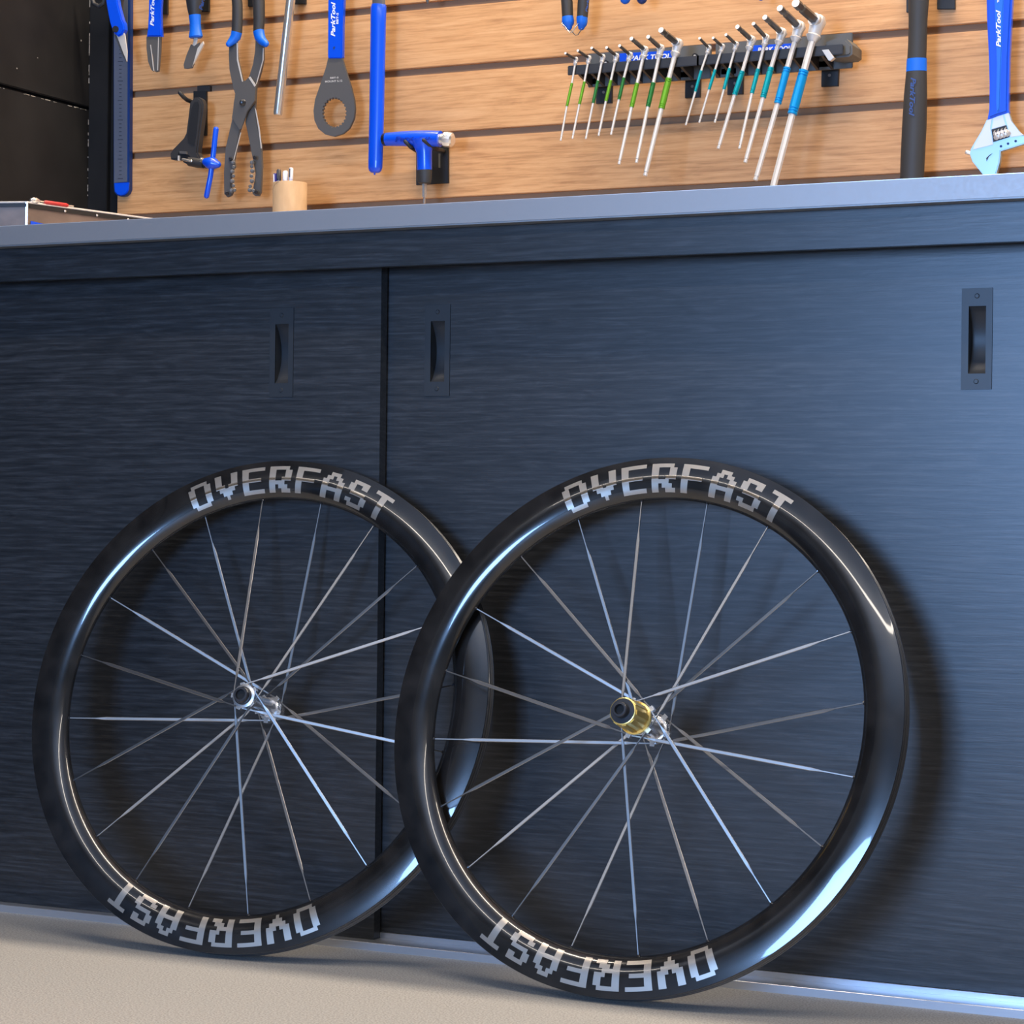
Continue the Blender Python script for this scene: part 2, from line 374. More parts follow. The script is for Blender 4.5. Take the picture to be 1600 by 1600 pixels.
def make_wheel(name, label, c, n, phase, rear, hoff, sc=1):
    c = Vector(c); n = Vector(n).normalized(); ex = Vector((-n.y, n.x, 0)).normalized(); ez = n.cross(ex)*-1
    ez = -(ex.cross(-n)); ez = ez if ez.z > 0 else -ez
    Wp = lambda r, t, a: c + (ex*math.cos(t) + ez*math.sin(t))*(r*sc) + n*a
    root = thing(name, Wp(.3165, -PI/2, -.013), label, 'bicycle wheel', 'bicycle wheels leaning against the cabinet')
    # rim
    bed = [(.3165, .0086), (.3150, .0078), (.3150, .0052), (.3163, .0046), (.3163, .0034), (.3148, .0026), (.3140, .0010)]
    bed = bed + [(r, -a) for r, a in bed[::-1]]
    NS = 288
    def sweep(prof, name, m, closed):
        b = MB(); m_ = len(prof)
        for i in range(NS):
            t = 2*PI*i/NS
            for r, a in prof: b.v.append(Wp(r, t, a))
        for i in range(NS):
            j = (i+1) % NS
            for q in range(m_ if closed else m_-1): q2 = (q+1) % m_; b.f.append((i*m_+q, i*m_+q2, j*m_+q2, j*m_+q))
        return b.build(name, m, root, smooth=28)
    sweep([(.3165, .0086)] + PROF + [(.2675, 0)] + [(r, -a) for r, a in PROF[::-1]] + [(.3165, -.0086)], 'rim', m_carbon, False)
    sweep(bed, 'tyre_bed', m_bed, False)
    # lettering, twice round the rim, one letter after another
    for turn in (0, PI):
        for li, chh in enumerate('OVERFAST'):
            th0 = math.radians(-26.6 + 7.52*li) + turn; cw = math.radians(.875)
            v = []; f = []
            for row in range(7):
                for col in range(7):
                    if FONT[chh][row][col] != '#': continue
                    r1 = .3085 - row*.00492; r0 = r1-.00492
                    A = [r1, (r0+r1)/2, r0]
                    for s_ in range(2):
                        base = len(v)
                        for rr in (A[s_], A[s_+1]):
                            for qq in (0, .5, 1):
                                tt = PI/2 - (th0 + (col+qq)*cw); v.append(Wp(rr, tt, prof_a(rr)+.00035))
                        f += [(base, base+1, base+4, base+3), (base+1, base+2, base+5, base+4)]
            lo = obj('letter', v, f, m_letter, root)
            bm = bmesh.new(); bm.from_mesh(lo.data); bmesh.ops.remove_doubles(bm, verts=bm.verts, dist=1e-6); bm.to_mesh(lo.data); bm.free()
            for p in lo.data.polygons: p.use_smooth = True
    # hub
    h0 = c + ex*hoff[0] + ez*hoff[1]
    H = lambda r, t, a: h0 + (ex*math.cos(t) + ez*math.sin(t))*r + n*a
    def ax(mb, lst, seg=28): return mb.tube([H(0, 0, a) for a, r in lst], [r for a, r in lst], seg)
    if rear: an, af, rn, rf = .020, -.036, .0240, .0210
    else: an, af, rn, rf = .0355, -.0345, .0178, .0190
    sh = MB(); ax(sh, [(an, rn*.62), (an-.004, rn*.60), (an-.010, .0115), (.0, .0095), (af+.012, .0110), (af+.004, rf*.62), (af, rf*.64)])
    hub = sh.build('hub_shell', m_chrome, root, smooth=40)
    for side, a0, rr, off in ((1, an, rn, 63), (-1, af, rf, 81)):
        for m5 in range(5):
            ca_ = phase + math.radians(off+72*m5)
            lg = MB(); tg = ex*-math.sin(ca_) + ez*math.cos(ca_); rd = ex*math.cos(ca_) + ez*math.sin(ca_)
            P_ = [(rr*.45, -.0050), (rr*.80, -.0036), (rr*.84, -.0031), (rr, -.0031), (rr, .0031), (rr*.84, .0031), (rr*.80, .0036), (rr*.45, .0050)]
            vv = [h0 + rd*r_ + tg*w_ + n*(a0+.0032) for r_, w_ in P_] + [h0 + rd*r_ + tg*w_ + n*(a0-.0032) for r_, w_ in P_]
            lg.add(vv, [tuple(range(8)), tuple(range(15, 7, -1))] + [(q, (q+1) % 8, 8+(q+1) % 8, 8+q) for q in range(8)])
            lg.build('flange_lug', m_chrome, root, bevel=.0004, smooth=40)
        fr = MB(); ax(fr, [(a0-.0030, rr*.70), (a0-.0026, rr*.74), (a0+.0026, rr*.74), (a0+.0032, rr*.70), (a0+.0033, rr*.4)], 32); fr.build('flange_ring', m_chrome, root, smooth=35)
    # disc rotor splines on the far side
    sp = MB(); ns = 36
    for a_, b_ in ((af-.0035, af-.013),):
        v = []; f = []
        for q in range(ns*2):
            r_ = .0165 if q % 2 else .0150
            v += [H(r_, PI*q/ns, a_), H(r_, PI*q/ns, b_)]
        for q in range(ns*2):
            q2 = (q+1) % (ns*2); f.append((2*q, 2*q2, 2*q2+1, 2*q+1))
        f.append(tuple(2*q for q in range(ns*2))); f.append(tuple(2*q+1 for q in range(ns*2)))
        sp.add(v, f)
    sp.build('rotor_spline', m_chrome, root)
    if rear:
        fh = MB(); v = []; f = []; nsp = 9
        ax(fh, [(an+.002, .0195), (an+.006, .0195), (an+.0075, .0172), (.0585, .0160), (.0605, .0160), (.0612, .0150)], 40)
        for q in range(nsp):
            t0 = 2*PI*q/nsp; w_ = .17
            v = [H(r_, t0+s_*w_, a_) for a_ in (an+.0065, .0590) for r_, s_ in ((.0150, -1), (.0182 if a_ < .05 else .0170, -1), (.0182 if a_ < .05 else .0170, 1), (.0150, 1))]
            fh.add(v, [(0,1,2,3), (4,5,6,7), (0,1,5,4), (1,2,6,5), (2,3,7,6), (3,0,4,7)])
        fo = fh.build('freehub', m_gold, root, bevel=.0003, smooth=40)
        e = MB(); ax(e, [(.0608, .0146), (.0620, .0146), (.0622, .0090), (.0700, .0088), (.0710, .0080), (.0711, .0060), (.066, .0056)], 32)
        e.build('end_cap', m_capm, root, smooth=35, label='black end cap in the gold freehub')
        b_ = MB(); ax(b_, [(.0650, .0064), (.0663, .0054)], 20); b_.build('bore_shade', m_bore, root)
    else:
        e = MB(); ax(e, [(an-.001, .0116), (an+.0062, .0116), (an+.0070, .0108), (an+.0072, .0100), (an+.0120, .0096), (an+.0128, .0088), (an+.0129, .0066), (an+.0090, .0062)], 32)
        e.build('end_cap', m_capm, root, smooth=35, label='black end cap')
        b_ = MB(); ax(b_, [(an+.0085, .0066), (an+.0093, .0060)], 20); b_.build('bore_shade', m_bore, root)
        ringm = MB(); ax(ringm, [(an+.0030, .0150), (an+.0038, .0150), (an+.0042, .0140)], 32); ringm.build('cap_ring', m_chrome, root, smooth=35)
    e2 = MB(); ax(e2, [(af-.012, .0098), (af-.020, .0096), (af-.021, .0085)], 28); e2.build('end_cap', m_blackm, root, smooth=35)
    # bladed spokes
    for q in range(20):
        side = 1 if q % 2 else -1; plus = q % 4 in (0, 1)
        a0 = an if side > 0 else af; rr = rn if side > 0 else rf
        tt = phase - q*PI/10 + math.radians(81 if plus else -99) + (-.10 if plus else .10)
        tn = phase - q*PI/10
        A = H(rr*.84, tt, a0 + (.0014 if plus else -.0014)); B = Wp(.2672, tn, side*.0006)
        d = (B-A); L = d.length; d.normalize(); w = d.cross(n).normalized(); u = w.cross(d)
        st = [(0, .00095, .00095), (.022, .00095, .00095), (.030, .0021, .0005), (L-.050, .0021, .0005), (L-.036, .00085, .0008), (L, .0008, .0008)]
        v = []; f = []
        for s_, hw, ht in st:
            P = A + d*s_
            for ca, sa in ((1, 0), (.72, 1), (-.72, 1), (-1, 0), (-.72, -1), (.72, -1)): v.append(P + w*hw*ca + u*ht*sa)
        for i in range(len(st)-1):
            for k_ in range(6): k2 = (k_+1) % 6; f.append((i*6+k_, i*6+k2, (i+1)*6+k2, (i+1)*6+k_))
        s_o = obj('spoke', v, f, m_spoke, root)
        MB().tube([Wp(.2665, tn, 0), Wp(.2695, tn, 0)], [.0022, .0024], 10).build('nipple_seat', m_blackm, s_o)
    return root
make_wheel('bicycle_wheel', 'rear wheel with gold freehub, right of the two wheels, overlapping the other', (-1.06019, 2.5255, .3079), (-.01978, -.95804, .285952), 2.0159, True, (.004, -.001), 1.0029)
make_wheel('bicycle_wheel', 'front wheel with silver hub and black end cap, leaning behind the gold-hubbed wheel', (-1.58763, 2.5355, .3058), (.082713, -.954667, .285952), 2.005, False, (.002, -.001), .996)

# ------------------------------------------------------------------ slatwall hooks
YT = YS-.030
def hook_plate(pts, label, prongs=(), clip=True, name='wall_hook', slot=None):
    xs = [p[0] for p in pts]; ys_ = [p[1] for p in pts]
    o = thing(name, at(sum(xs)/len(xs), max(ys_), YS-.001), label, 'hook', 'black hooks clipped into the slatwall')
    prism('plate', pts, YS-.005, .0046, m_black, o, .0005)
    for pr in prongs:
        b = MB(); tpx(b, [q[:3] for q in pr], [q[3] for q in pr], 12, 1, 1); b.build('prong', m_black, o, smooth=40)
    if slot: prism('slot', slot, YS-.0054, .001, m_plastg, o, 0)
    return o
R4 = lambda a, b, c, d: [(a, b), (c, b), (c, d), (a, d)]
hook_plate(R4(240, -12, 261, 22), 'black hook plate behind the blue two-pronged fork tool', [[(250, 6, 4, YS-.004), (246, -4, 4, YS-.045)]])
hook_plate(R4(306, -14, 326, 18), 'black hook plate behind the black-handled scraper', [[(312, 2, 4, YS-.004), (306, -8, 4, YS-.045)]])
hook_plate(R4(387, -26, 408, 10), 'black hook plate between the two grips of the cassette pliers', [[(392, -12, 4, YS-.004), (370, -22, 4, YS-.045)]])
hook_plate(R4(456, -26, 477, 6), 'black hook plate between the steel rod and the ring wrench', [[(462, -12, 4, YS-.004), (446, -22, 4, YS-.045)]])
hook_plate(R4(1416, -26, 1441, 19), 'black hook plate behind the black hammer handle', [[(1426, -12, 4, YS-.004), (1416, -22, 4, YS-.03)]])
hook_plate(R4(1464, -26, 1492, 14), 'black hook plate just right of the black hammer handle', [[(1476, -12, 4, YS-.004), (1456, -22, 4, YS-.05)]])
hk = hook_plate([(302, 142), (322, 142), (322, 211), (302, 213)], 'black hook holding up the chain tool',
           [[(306, 163, 6, YS-.004), (301, 160, 6.5, YS-.03), (292, 156, 6.5, YS-.05), (286, 151, 6.5, YS-.058), (281, 145, 6.5, YS-.062)]])
prism('clip', R4(308, 134, 328, 143), YS+.002, .006, m_plast, hk, .0004)
hook_plate([(650, 224), (700, 222), (700, 286), (650, 289)], 'black double hook cradling the blue T-handle driver',
           [[(662, 240, 7, YS-.004), (652, 236, 7, YS-.045), (642, 230, 6.5, YS-.062), (633, 221, 6, YS-.068)],
            [(694, 236, 7, YS-.004), (682, 233, 7, YS-.045), (670, 226, 6.5, YS-.062), (662, 219, 6, YS-.068)]], slot=R4(685, 240, 688, 262))

# ------------------------------------------------------------------ tools on the slatwall
# scissors in the top left corner
t = thing('scissors', at(180, 96, YT-.02), 'blue-handled scissors with silver blade, hanging over the ruler', 'scissors')
y = YT-.028
prism('handle', [(163, -12), (181, -12), (184, 8), (190, 30), (193, 36), (194, 46), (190, 54), (184, 57), (178, 52), (174, 44), (171, 34), (167, 14)], y, .010, m_blue, t, .002)
prism('back_handle', [(181, -12), (192, -12), (189, 10), (191, 28), (195, 40), (193, 52), (189, 50), (184, 20)], y+.010, .006, m_plast, t, .0015)
b = MB(); tpx(b, [(144, -14, 7), (143, -4, 7), (147, 6, 7), (155, 10, 7), (162, 5, 7), (165, -8, 7)], y+.008, 12, 1, 1); b.build('finger_loop', m_grip, t, smooth=40)
b = MB(); b.tube([at(180.5, 45.5, y-.003), at(180.5, 45.5, y+.004)], [.0052, .0054], 20); b.build('pivot', m_blackm, t, smooth=40)
prism('blade', [(182, 55), (188, 51), (192, 49), (195, 54), (198.5, 80), (198, 96), (193, 84)], y+.003, .002, m_edge, t, .0004)
prism('back_blade', [(178, 54), (184, 55), (196, 88), (197, 97), (190, 84)], y+.006, .002, m_grey, t, .0003)
# ruler
t = thing('ruler', at(190, 305, YS-.004), 'long slate-faced ruler in a navy frame hanging at the slatwall\'s left edge', 'ruler')
prism('frame', [(177, -12), (203, -12), (201.5, 296), (199, 302), (194, 306), (188, 307), (182, 305), (178, 300), (177, 292)], YS-.010, .0095, m_navy, t, .0012)
prism('scale_face', [(178, -12), (199.5, -12), (198.5, 284), (178, 286)], YS-.0106, .0015, m_ruler, t, .0003)
b = MB()
for i in range(46):
    yy = 4 + i*6.1; w_ = 4 if i % 5 else 8
    q = [at(188-w_/2, yy, YS-.0108), at(188+w_/2, yy, YS-.0108), at(188+w_/2, yy+1.0, YS-.0108), at(188-w_/2, yy+1.0, YS-.0108)]
    b.add(q, [(0, 1, 2, 3)])
q_ = b.build('graduation', m_rmark, t); q_['kind'] = 'stuff'
prism('foot', [(178, 286), (201, 285), (200.5, 296), (198, 301), (193.5, 304.5), (188, 305.5), (183, 303.5), (179, 299)], YS-.0112, .003, m_blue, t, .001)
# two-pronged fork tool
y = YT-.012
t = thing('fork_tool', at(240, 112, y), 'blue-handled steel fork tool with slotted tip, left of the scraper', 'tool')
prism('handle', [(232, -12), (234, -60), (240, -70), (248, -70), (254, -60), (252, -12), (250.5, 20), (251, 40), (252, 57), (228.5, 57.5), (230.5, 40), (231.5, 20)], y, .007, m_blue, t, .0022)
prism('fork', [(228.5, 57), (251, 57), (250.3, 80), (247.5, 111), (243, 112.3), (240.7, 110), (239, 90), (235.2, 70), (236, 88), (239, 111.3), (236, 109), (231, 96), (228.6, 75)], y+.0015, .004, m_grey, t, .0005)
prism('bright_edge', [(234.6, 70), (235.8, 70), (240.9, 110.5), (239.4, 110.5)], y+.0012, .0006, m_edge, t, 0)
prism('bright_edge', [(247.0, 58), (248.0, 58), (246.8, 110), (245.8, 110)], y+.0012, .0006, m_edge, t, 0)
textpx('lettering', 'ParkTool', (240, 40.5), (241.5, -9), 5.6, y-.0003, m_white, t)
# scraper
t = thing('scraper', at(302, 108, y), 'black-gripped scraper with blue collar and angled steel blade', 'tool')
b = MB(); tpx(b, [(304.5, -74, 20), (304.5, -66, 30), (304.5, -40, 33), (304.5, -14, 32), (304.5, 0, 30), (304, 12, 25), (304.5, 24, 20)], y, 20, .8); b.build('grip', m_grip, t, smooth=40)
b = MB(); tpx(b, [(304.5, 24, 20.5), (305, 36, 18.5), (305.5, 46, 19), (305.8, 54, 22.5), (306, 57.5, 23.5), (306, 59.5, 19)], y, 20, .8); b.build('collar', m_bluem, t, smooth=40)
b = MB(); tpx(b, [(306, 58, 8), (305, 66, 7.5), (302, 74, 6)], y, 6, .5); b.build('shank', m_edge, t, smooth=30)
prism('blade', [(298, 69), (303, 72), (308, 68), (312, 66), (309, 76), (304, 96), (300, 106), (292, 107.5), (287.5, 107), (286.5, 101), (291, 86)], y-.004, .003, m_grey, t, .0006)
prism('bright_bevel', [(317, 64.5), (318, 69), (302, 100), (300.5, 104), (308.5, 75)], y-.0045, .003, m_edge, t, .0005)
textpx('lettering', 'Park', (316, 16), (321, -6), 6, YT-.024, m_blueprint, t)
# cassette pliers
y = YT-.014
t = thing('cassette_pliers', at(380, 308, y), 'large grey steel cassette pliers with black and blue grips and chain jaws', 'pliers')
prism('front_arm', [(358, 60), (369, 62), (371, 92), (379, 127), (383, 126), (388, 121), (399, 134), (398, 158), (385, 174), (375, 201), (374, 205), (365, 252), (367, 260), (361, 268), (360, 292), (364, 298), (361, 305), (355, 308), (350, 303), (349.5, 270), (352, 232), (362, 188), (365, 160), (367.5, 147), (364, 138), (358, 108), (357, 85)], y, .005, m_grey, t, .0008)
prism('back_arm', [(399, 60), (411, 62), (411.5, 92), (407, 112), (400, 135), (398, 167), (400.5, 190), (407.5, 225), (409, 260), (407, 300), (404, 306), (398, 306), (394, 302), (399, 272), (396, 255), (393, 240), (388, 214), (383, 190), (386, 170), (388, 122), (395, 100), (398, 80)], y+.0055, .005, m_grey, t, .0008)
prism('cover_plate', [(388, 121), (399.5, 134), (397.5, 158), (386, 174), (377, 201), (374, 203), (362, 184), (366, 162), (367, 147), (382, 127)], y-.0022, .0022, m_grey, t, .0005)
prism('bright_edge', [(388, 121), (391, 119.5), (399.8, 133), (397.5, 135.5)], y-.0025, .0008, m_edge, t, 0)
prism('bright_edge', [(369.5, 67), (371.5, 67), (372, 92), (379.5, 127), (378, 128), (370, 94)], y-.0004, .0008, m_edge, t, 0)
prism('bright_edge', [(410.5, 75), (412, 75), (411.8, 93), (401, 132), (400, 131), (410, 94)], y+.0050, .0008, m_edge, t, 0)
prism('bright_edge', [(398, 168), (400, 172), (405.5, 200), (409, 232), (407.5, 232), (403.5, 200)], y+.0050, .0008, m_edge, t, 0)
prism('bright_edge', [(375.6, 207), (376.6, 207), (365.6, 250), (364.6, 250)], y-.0004, .0008, m_edge, t, 0)
for (a, c, r) in ((379.5, 160.5, 5.2), (360, 248, 2.8), (398, 246, 3), (354.5, 302, 3), (400.5, 300, 3.2)):
    b = MB(); s_ = mpp(a, c, y); b.tube([at(a, c, y+.002), at(a, c, y-.0045), at(a, c, y-.0055)], [r*s_, r*s_, r*.7*s_], 16); b.build('rivet', m_blackm, t, smooth=40)
for chain in ([(364.5, 254), (365, 261), (363, 268), (364.5, 275), (363, 283), (364.5, 290), (362, 298), (366.5, 297)], [(394, 254), (393.5, 260), (394.5, 267), (392.8, 275), (393.8, 283), (391, 291), (390.5, 297), (396, 298)]):
    for i, (a, c) in enumerate(chain):
        b = MB(); s_ = mpp(a, c, y); r = (3.6, 2.9)[i % 2]*s_
        b.tube([at(a, c, y+.003), at(a, c, y-.003), at(a, c, y-.0036)], [r, r, r*.7], 12); b.build('chain_roller', m_grey, t, smooth=40)
b = MB(); tpx(b, [(364, -72, 12), (365, -64, 16), (369, -14, 17), (371, 10, 17.5), (371, 30, 18), (370, 52, 18)], y-.001, 18, .8); b.build('grip', m_grip, t, smooth=40)
b = MB(); tpx(b, [(406, -72, 12), (405, -64, 17), (404, -14, 20), (404.5, 10, 20), (405, 30, 19), (404, 50, 18)], y+.004, 18, .8); b.build('grip', m_grip, t, smooth=40)
b = MB(); tpx(b, [(370, 50, 18.6), (368, 58, 18), (363, 64, 14), (358, 68.5, 10.5)], [y-.001, y-.001, y-.003, y-.006], 18, .8, 2); b.build('grip_end', m_bluem, t, smooth=50, label='blue grip end')
b = MB(); tpx(b, [(404, 48, 18.8), (406, 58, 18), (410, 64, 14.5), (415.5, 68.5, 11)], [y+.004, y+.004, y, y-.004], 18, .8, 2); b.build('grip_end', m_bluem, t, smooth=50, label='blue grip end')
# steel rod
t = thing('steel_rod', at(434, 180, YT-.01), 'plain polished steel rod hanging beside the cassette pliers', 'rod')
b = MB(); tpx(b, [(466, -100, 14.5), (456, -16, 14.5), (434.3, 177, 14.5), (434, 179.8, 12.5)], YT-.012, 28); b.build('bar', m_rod, t, smooth=40)
# ring wrench
y = YT-.010
t = thing('ring_wrench', at(522, 213, y), 'flat grey ring wrench with toothed hole and blue handle', 'wrench')
prism('ring_head', [(513, 88), (534, 88), (537, 100), (548, 135), (553, 155), (554.5, 170), (553, 185), (546, 200), (536, 209), (522, 213.5), (508, 210), (497, 201), (491, 188), (489.5, 173), (492, 155), (500, 132), (509, 105)],
      y, .0045, m_grey, t, .0006, holes=[circ(522.3, 176, 17.3, 21.6, 96, .09, 24)])
prism('handle', [(512.5, -12), (512, -70), (518, -80), (526, -82), (534, -80), (540, -70), (537, -12), (535, 40), (534.5, 89), (533, 91), (513, 91), (512, 88)], y-.0015, .0075, m_blue, t, .0012)
b = MB(); s_ = mpp(522, 75, y); b.tube([at(522.5, 75, y-.0012), at(522.5, 75, y-.0019)], [2.3*s_, 2.3*s_], 16); b.build('hang_hole', m_navy, t)
textpx('lettering', 'ParkTool', (523.3, 57), (523.8, 3), 6.4, y-.0018, m_white, t)
textpx('lettering', 'BBT-5', (528.6, 37.5), (528.9, 20), 3.2, y-.0018, m_white, t, 0)
textpx('lettering', 'MOUNT 5.12', (508, 129), (535, 127.5), 3.0, y-.0003, m_edge, t, 0)
textpx('lettering', 'BBT-5', (516, 123), (529, 122.3), 2.6, y-.0003, m_edge, t, 0)
# blue dipped handle
y = YT-.016
t = thing('dipped_handle_tool', at(587, 270, y), 'long tool hanging with glossy blue dipped handle downward', 'tool')
b = MB(); tpx(b, [(591, -90, 30), (591.5, -16, 23), (591.8, 8, 23)], y, 8, .45); b.build('shank', m_grey, t, smooth=30)
b = MB(); tpx(b, [(592, 7, 24), (591.5, 12, 26.5), (591, 40, 26), (590, 100, 25.5), (588.5, 180, 25), (586.8, 250, 24.5), (586.4, 262, 24), (586.2, 267, 21), (586, 270, 13)], y, 26, .7); b.build('grip', m_blue, t, smooth=50)
b = MB(); tpx(b, [(585.5, 268.5, 4), (585.3, 272, 3)], y, 10, 1, 2); b.build('drip_nub', m_blue, t, smooth=50)
# chain tool
y = YT-.016
t = thing('chain_tool', at(300, 310, y), 'black chain tool with blue cross handle hanging on a black hook', 'tool')
prism('body', [(303, 152), (309, 151.5), (314, 155), (317, 163), (316, 175), (312, 205), (308, 238), (312, 246), (322, 250), (322, 260), (318, 262), (296, 259), (285, 253), (280, 243), (278, 250), (266, 249), (265, 240), (268.5, 234), (286, 216), (290, 208), (293, 185), (296, 160)], y, .013, m_plast, t, .0025)
prism('web', [(303, 158), (310, 158), (312, 164), (308, 205), (304, 230), (293, 224), (292, 212), (298, 170)], y-.0006, .002, m_black, t, .0012)
prism('chain_shelf', [(280, 236), (291, 236.5), (291, 241), (280, 240)], y-.004, .012, m_grey, t, .0006)
prism('chain_slot', [(280, 242), (294, 241), (298, 246), (292, 251), (280, 250)], y-.0008, .002, m_blackm, t, 0)
prism('bright_stop', [(277.6, 243), (280, 243), (279.6, 251), (277.4, 250.5)], y-.004, .006, m_edge, t, .0003)
b = MB(); tpx(b, [(286, 249, 4.5), (296, 251.5, 5), (300, 252, 5)], y-.002, 12, 1, 1); b.build('pin', m_rod, t, smooth=40)
b = MB(); tpx(b, [(296, 252, 15), (310, 254.5, 16), (319, 256, 14)], y+.004, 20); b.build('barrel', m_plast, t, smooth=40)
b = MB(); tpx(b, [(314, 249.5, 8), (321, 253, 9.5), (326, 254.5, 10)], y-.002, 18); b.build('screw', m_rod, t, smooth=40)
b = MB(); tpx(b, [(319, 252, 10), (325, 254, 17), (330, 255, 20.5), (335, 256, 19), (340, 257, 11)], y-.002, 22, 1, 2); h_ = b.build('hub', m_blue, t, smooth=60, label='blue hub of the cross handle')
b = MB(); tpx(b, [(337.6, 202, 8.6), (333.5, 240, 8.4), (329, 275, 8.4), (322.8, 306, 8.6)], y-.003, 18, 1, 1); b.build('cross_bar', m_blue, t, smooth=50, label='blue cross bar')
# T-handle torque driver
y = YT-.026
t = thing('torque_driver', at(663, 316, y), 'blue T-handle driver with silver knob end resting on a black double hook', 'driver')
b = MB(); tpx(b, [(603, 218, 20), (606, 217.8, 21), (625, 217, 23), (650, 216.5, 25), (672, 216.5, 25.5), (688, 217, 25)], y, 26, .95); b.build('handle', m_blue, t, smooth=45)
b = MB(); tpx(b, [(598.5, 218.5, 17), (600, 218.3, 20), (604, 218, 20.5)], y, 24, .95); b.build('end_plug', m_blackm, t, smooth=45)
b = MB(); tpx(b, [(661, 218, 40), (662, 228, 33), (663, 238, 25.5), (663.5, 266, 24.5)], y, 26, .75); b.build('stem', m_blue, t, smooth=45)
b = MB(); tpx(b, [(663.5, 266, 25), (663.3, 280, 24), (663, 286, 21), (663, 287.5, 12)], y, 24, .75); b.build('nose', m_grip, t, smooth=45)
b = MB(); tpx(b, [(687.5, 217.4, 18), (695, 217.8, 18)], y, 24); b.build('neck', m_chrome, t, smooth=40)
b = MB(); tpx(b, [(694.5, 217.8, 21), (695.5, 217.8, 24.5), (702, 218.3, 24.5), (706, 219, 22), (708, 219.2, 16)], y, 12); b.build('adjuster_knob', m_chrome, t, smooth=25)
b = MB(); tpx(b, [(663, 286, 8), (663, 308, 7.6)], y, 6); b.build('bit_shank', m_rod, t, smooth=20)
b = MB(); tpx(b, [(663, 307, 4), (663, 318, 3.6)], y, 6); b.build('bit', m_rod, t, smooth=20)
def ysurf(px, py):
    r = 12.3*mpp(px, py, y); d_ = (py-216.8)*mpp(px, py, y); return y - .95*math.sqrt(max(r*r-d_*d_, 0)) - .0006
textpx('lettering', 'ParkTool', (617, 221.5), (677, 217.5), 8, ysurf, m_embl, t)
# needle-nose pliers, seen from the grip ends
y = YT-.020
t = thing('spring_pliers', at(898, 55, y), 'black and blue pliers grips with a wire spring loop below', 'pliers')
b = MB(); tpx(b, [(893, -90, 13), (886, -60, 17), (884, -16, 18), (886, 5, 18.5), (887, 27, 18)], y, 18, .9); b.build('grip', m_grip, t, smooth=40)
b = MB(); tpx(b, [(905, -90, 13), (911, -60, 17), (913, -16, 18), (911.5, 5, 18.5), (910, 27, 17.5)], y, 18, .9); b.build('grip', m_grip, t, smooth=40)
b = MB(); tpx(b, [(887, 26, 18.5), (887.5, 34, 20), (888, 39, 18), (888.5, 42, 12)], y, 18, .9, 2); b.build('grip_end', m_bluem, t, smooth=50, label='blue grip end')
b = MB(); tpx(b, [(909.5, 26, 18), (909.5, 34, 17.5), (909, 39, 16), (908.5, 42, 11)], y, 18, .9, 2); b.build('grip_end', m_bluem, t, smooth=50, label='blue grip end')
b = MB(); tpx(b, [(878, 36, 1.5), (890, 51, 1.6), (894, 50, 1.6), (903, 37, 1.5)], y-.010, 8, 1, 1); b.build('wire_spring', m_rod, t, smooth=50)
b = MB(); tpx(b, [(892, 47, 1.5), (899, 55, 1.6), (903, 54.5, 1.6), (909, 45, 1.5)], y-.009, 8, 1, 1); b.build('wire_spring', m_bit, t, smooth=50)
textpx('lettering', 'ParkTool', (917.5, 19), (923, -22), 3.2, y-.010, m_blueprint, t)
# other pliers, only grip ends in the frame
t = thing('small_pliers', at(990, 7, y), 'pliers whose two dark blue grip ends just enter the frame', 'pliers')
for a, w_, m_ in ((977, 18, m_bluem), (1003, 18, m_navy)):
    b = MB(); tpx(b, [(a-2, -30, 17), (a-1, -12, w_), (a, -2, w_*.95)], y, 18, .9, 2); b.build('grip', m_, t, smooth=50)
t = thing('screwdriver', at(1189, 3, y), 'blue tool end barely entering the top edge above the teal hex keys', 'tool')
b = MB(); tpx(b, [(1191, -40, 13), (1190, -16, 14), (1189, -5, 12)], y, 16, 1, 2); b.build('grip', m_bluem, t, smooth=50)
b = MB(); tpx(b, [(1192, -70, 5), (1191, -38, 5)], y, 12); b.build('shank', m_rod, t, smooth=50)
t = thing('awl', at(668, 6, y), 'dark pointed tip entering the top edge right of the blue dipped handle', 'tool')
b = MB(); tpx(b, [(667.5, -40, 7), (667.8, -6, 6.5), (668.2, 2, 5), (668.6, 6.2, 1.5)], y, 12); b.build('point', m_grey, t, smooth=50)
b = MB(); tpx(b, [(667, -90, 16), (667.5, -40, 15)], y, 14); b.build('grip', m_bluem, t, smooth=50)

# hammer handle
y = YT-.018
t = thing('hammer', at(1428, 275, y), 'black rubber hammer handle with a blue band, hanging left of the adjustable wrench', 'hammer')
b = MB(); tpx(b, [(1440, -92, 26), (1438, -60, 30), (1436, -16, 34), (1434.5, 30, 30), (1433.5, 70, 29.5), (1432.5, 93, 30.5)], y, 22, .7); b.build('neck', m_grip, t, smooth=45)
b = MB(); b.tube([at(1402, -100, y), at(1412, -100, y), at(1416, -101, y), at(1462, -104, y), at(1466, -104, y), at(1480, -105, y)], [.019, .019, .014, .014, .019, .0185], 24); b.build('head', m_grey, t, smooth=40)
b = MB(); tpx(b, [(1432.5, 92, 32), (1432, 112, 33)], y, 22, .7); b.build('band', m_bluem, t, smooth=45, label='blue band round the handle')
b = MB(); tpx(b, [(1432, 112, 32.6), (1430.5, 150, 37), (1428.5, 200, 39), (1426, 250, 38.5), (1424.5, 290, 38), (1424, 312, 37)], y, 24, .7); b.build('grip', m_grip, t, smooth=45)
textpx('lettering', 'ParkTool', (1423.5, 121), (1420.5, 181), 8, y-.0145, m_blueprint, t)
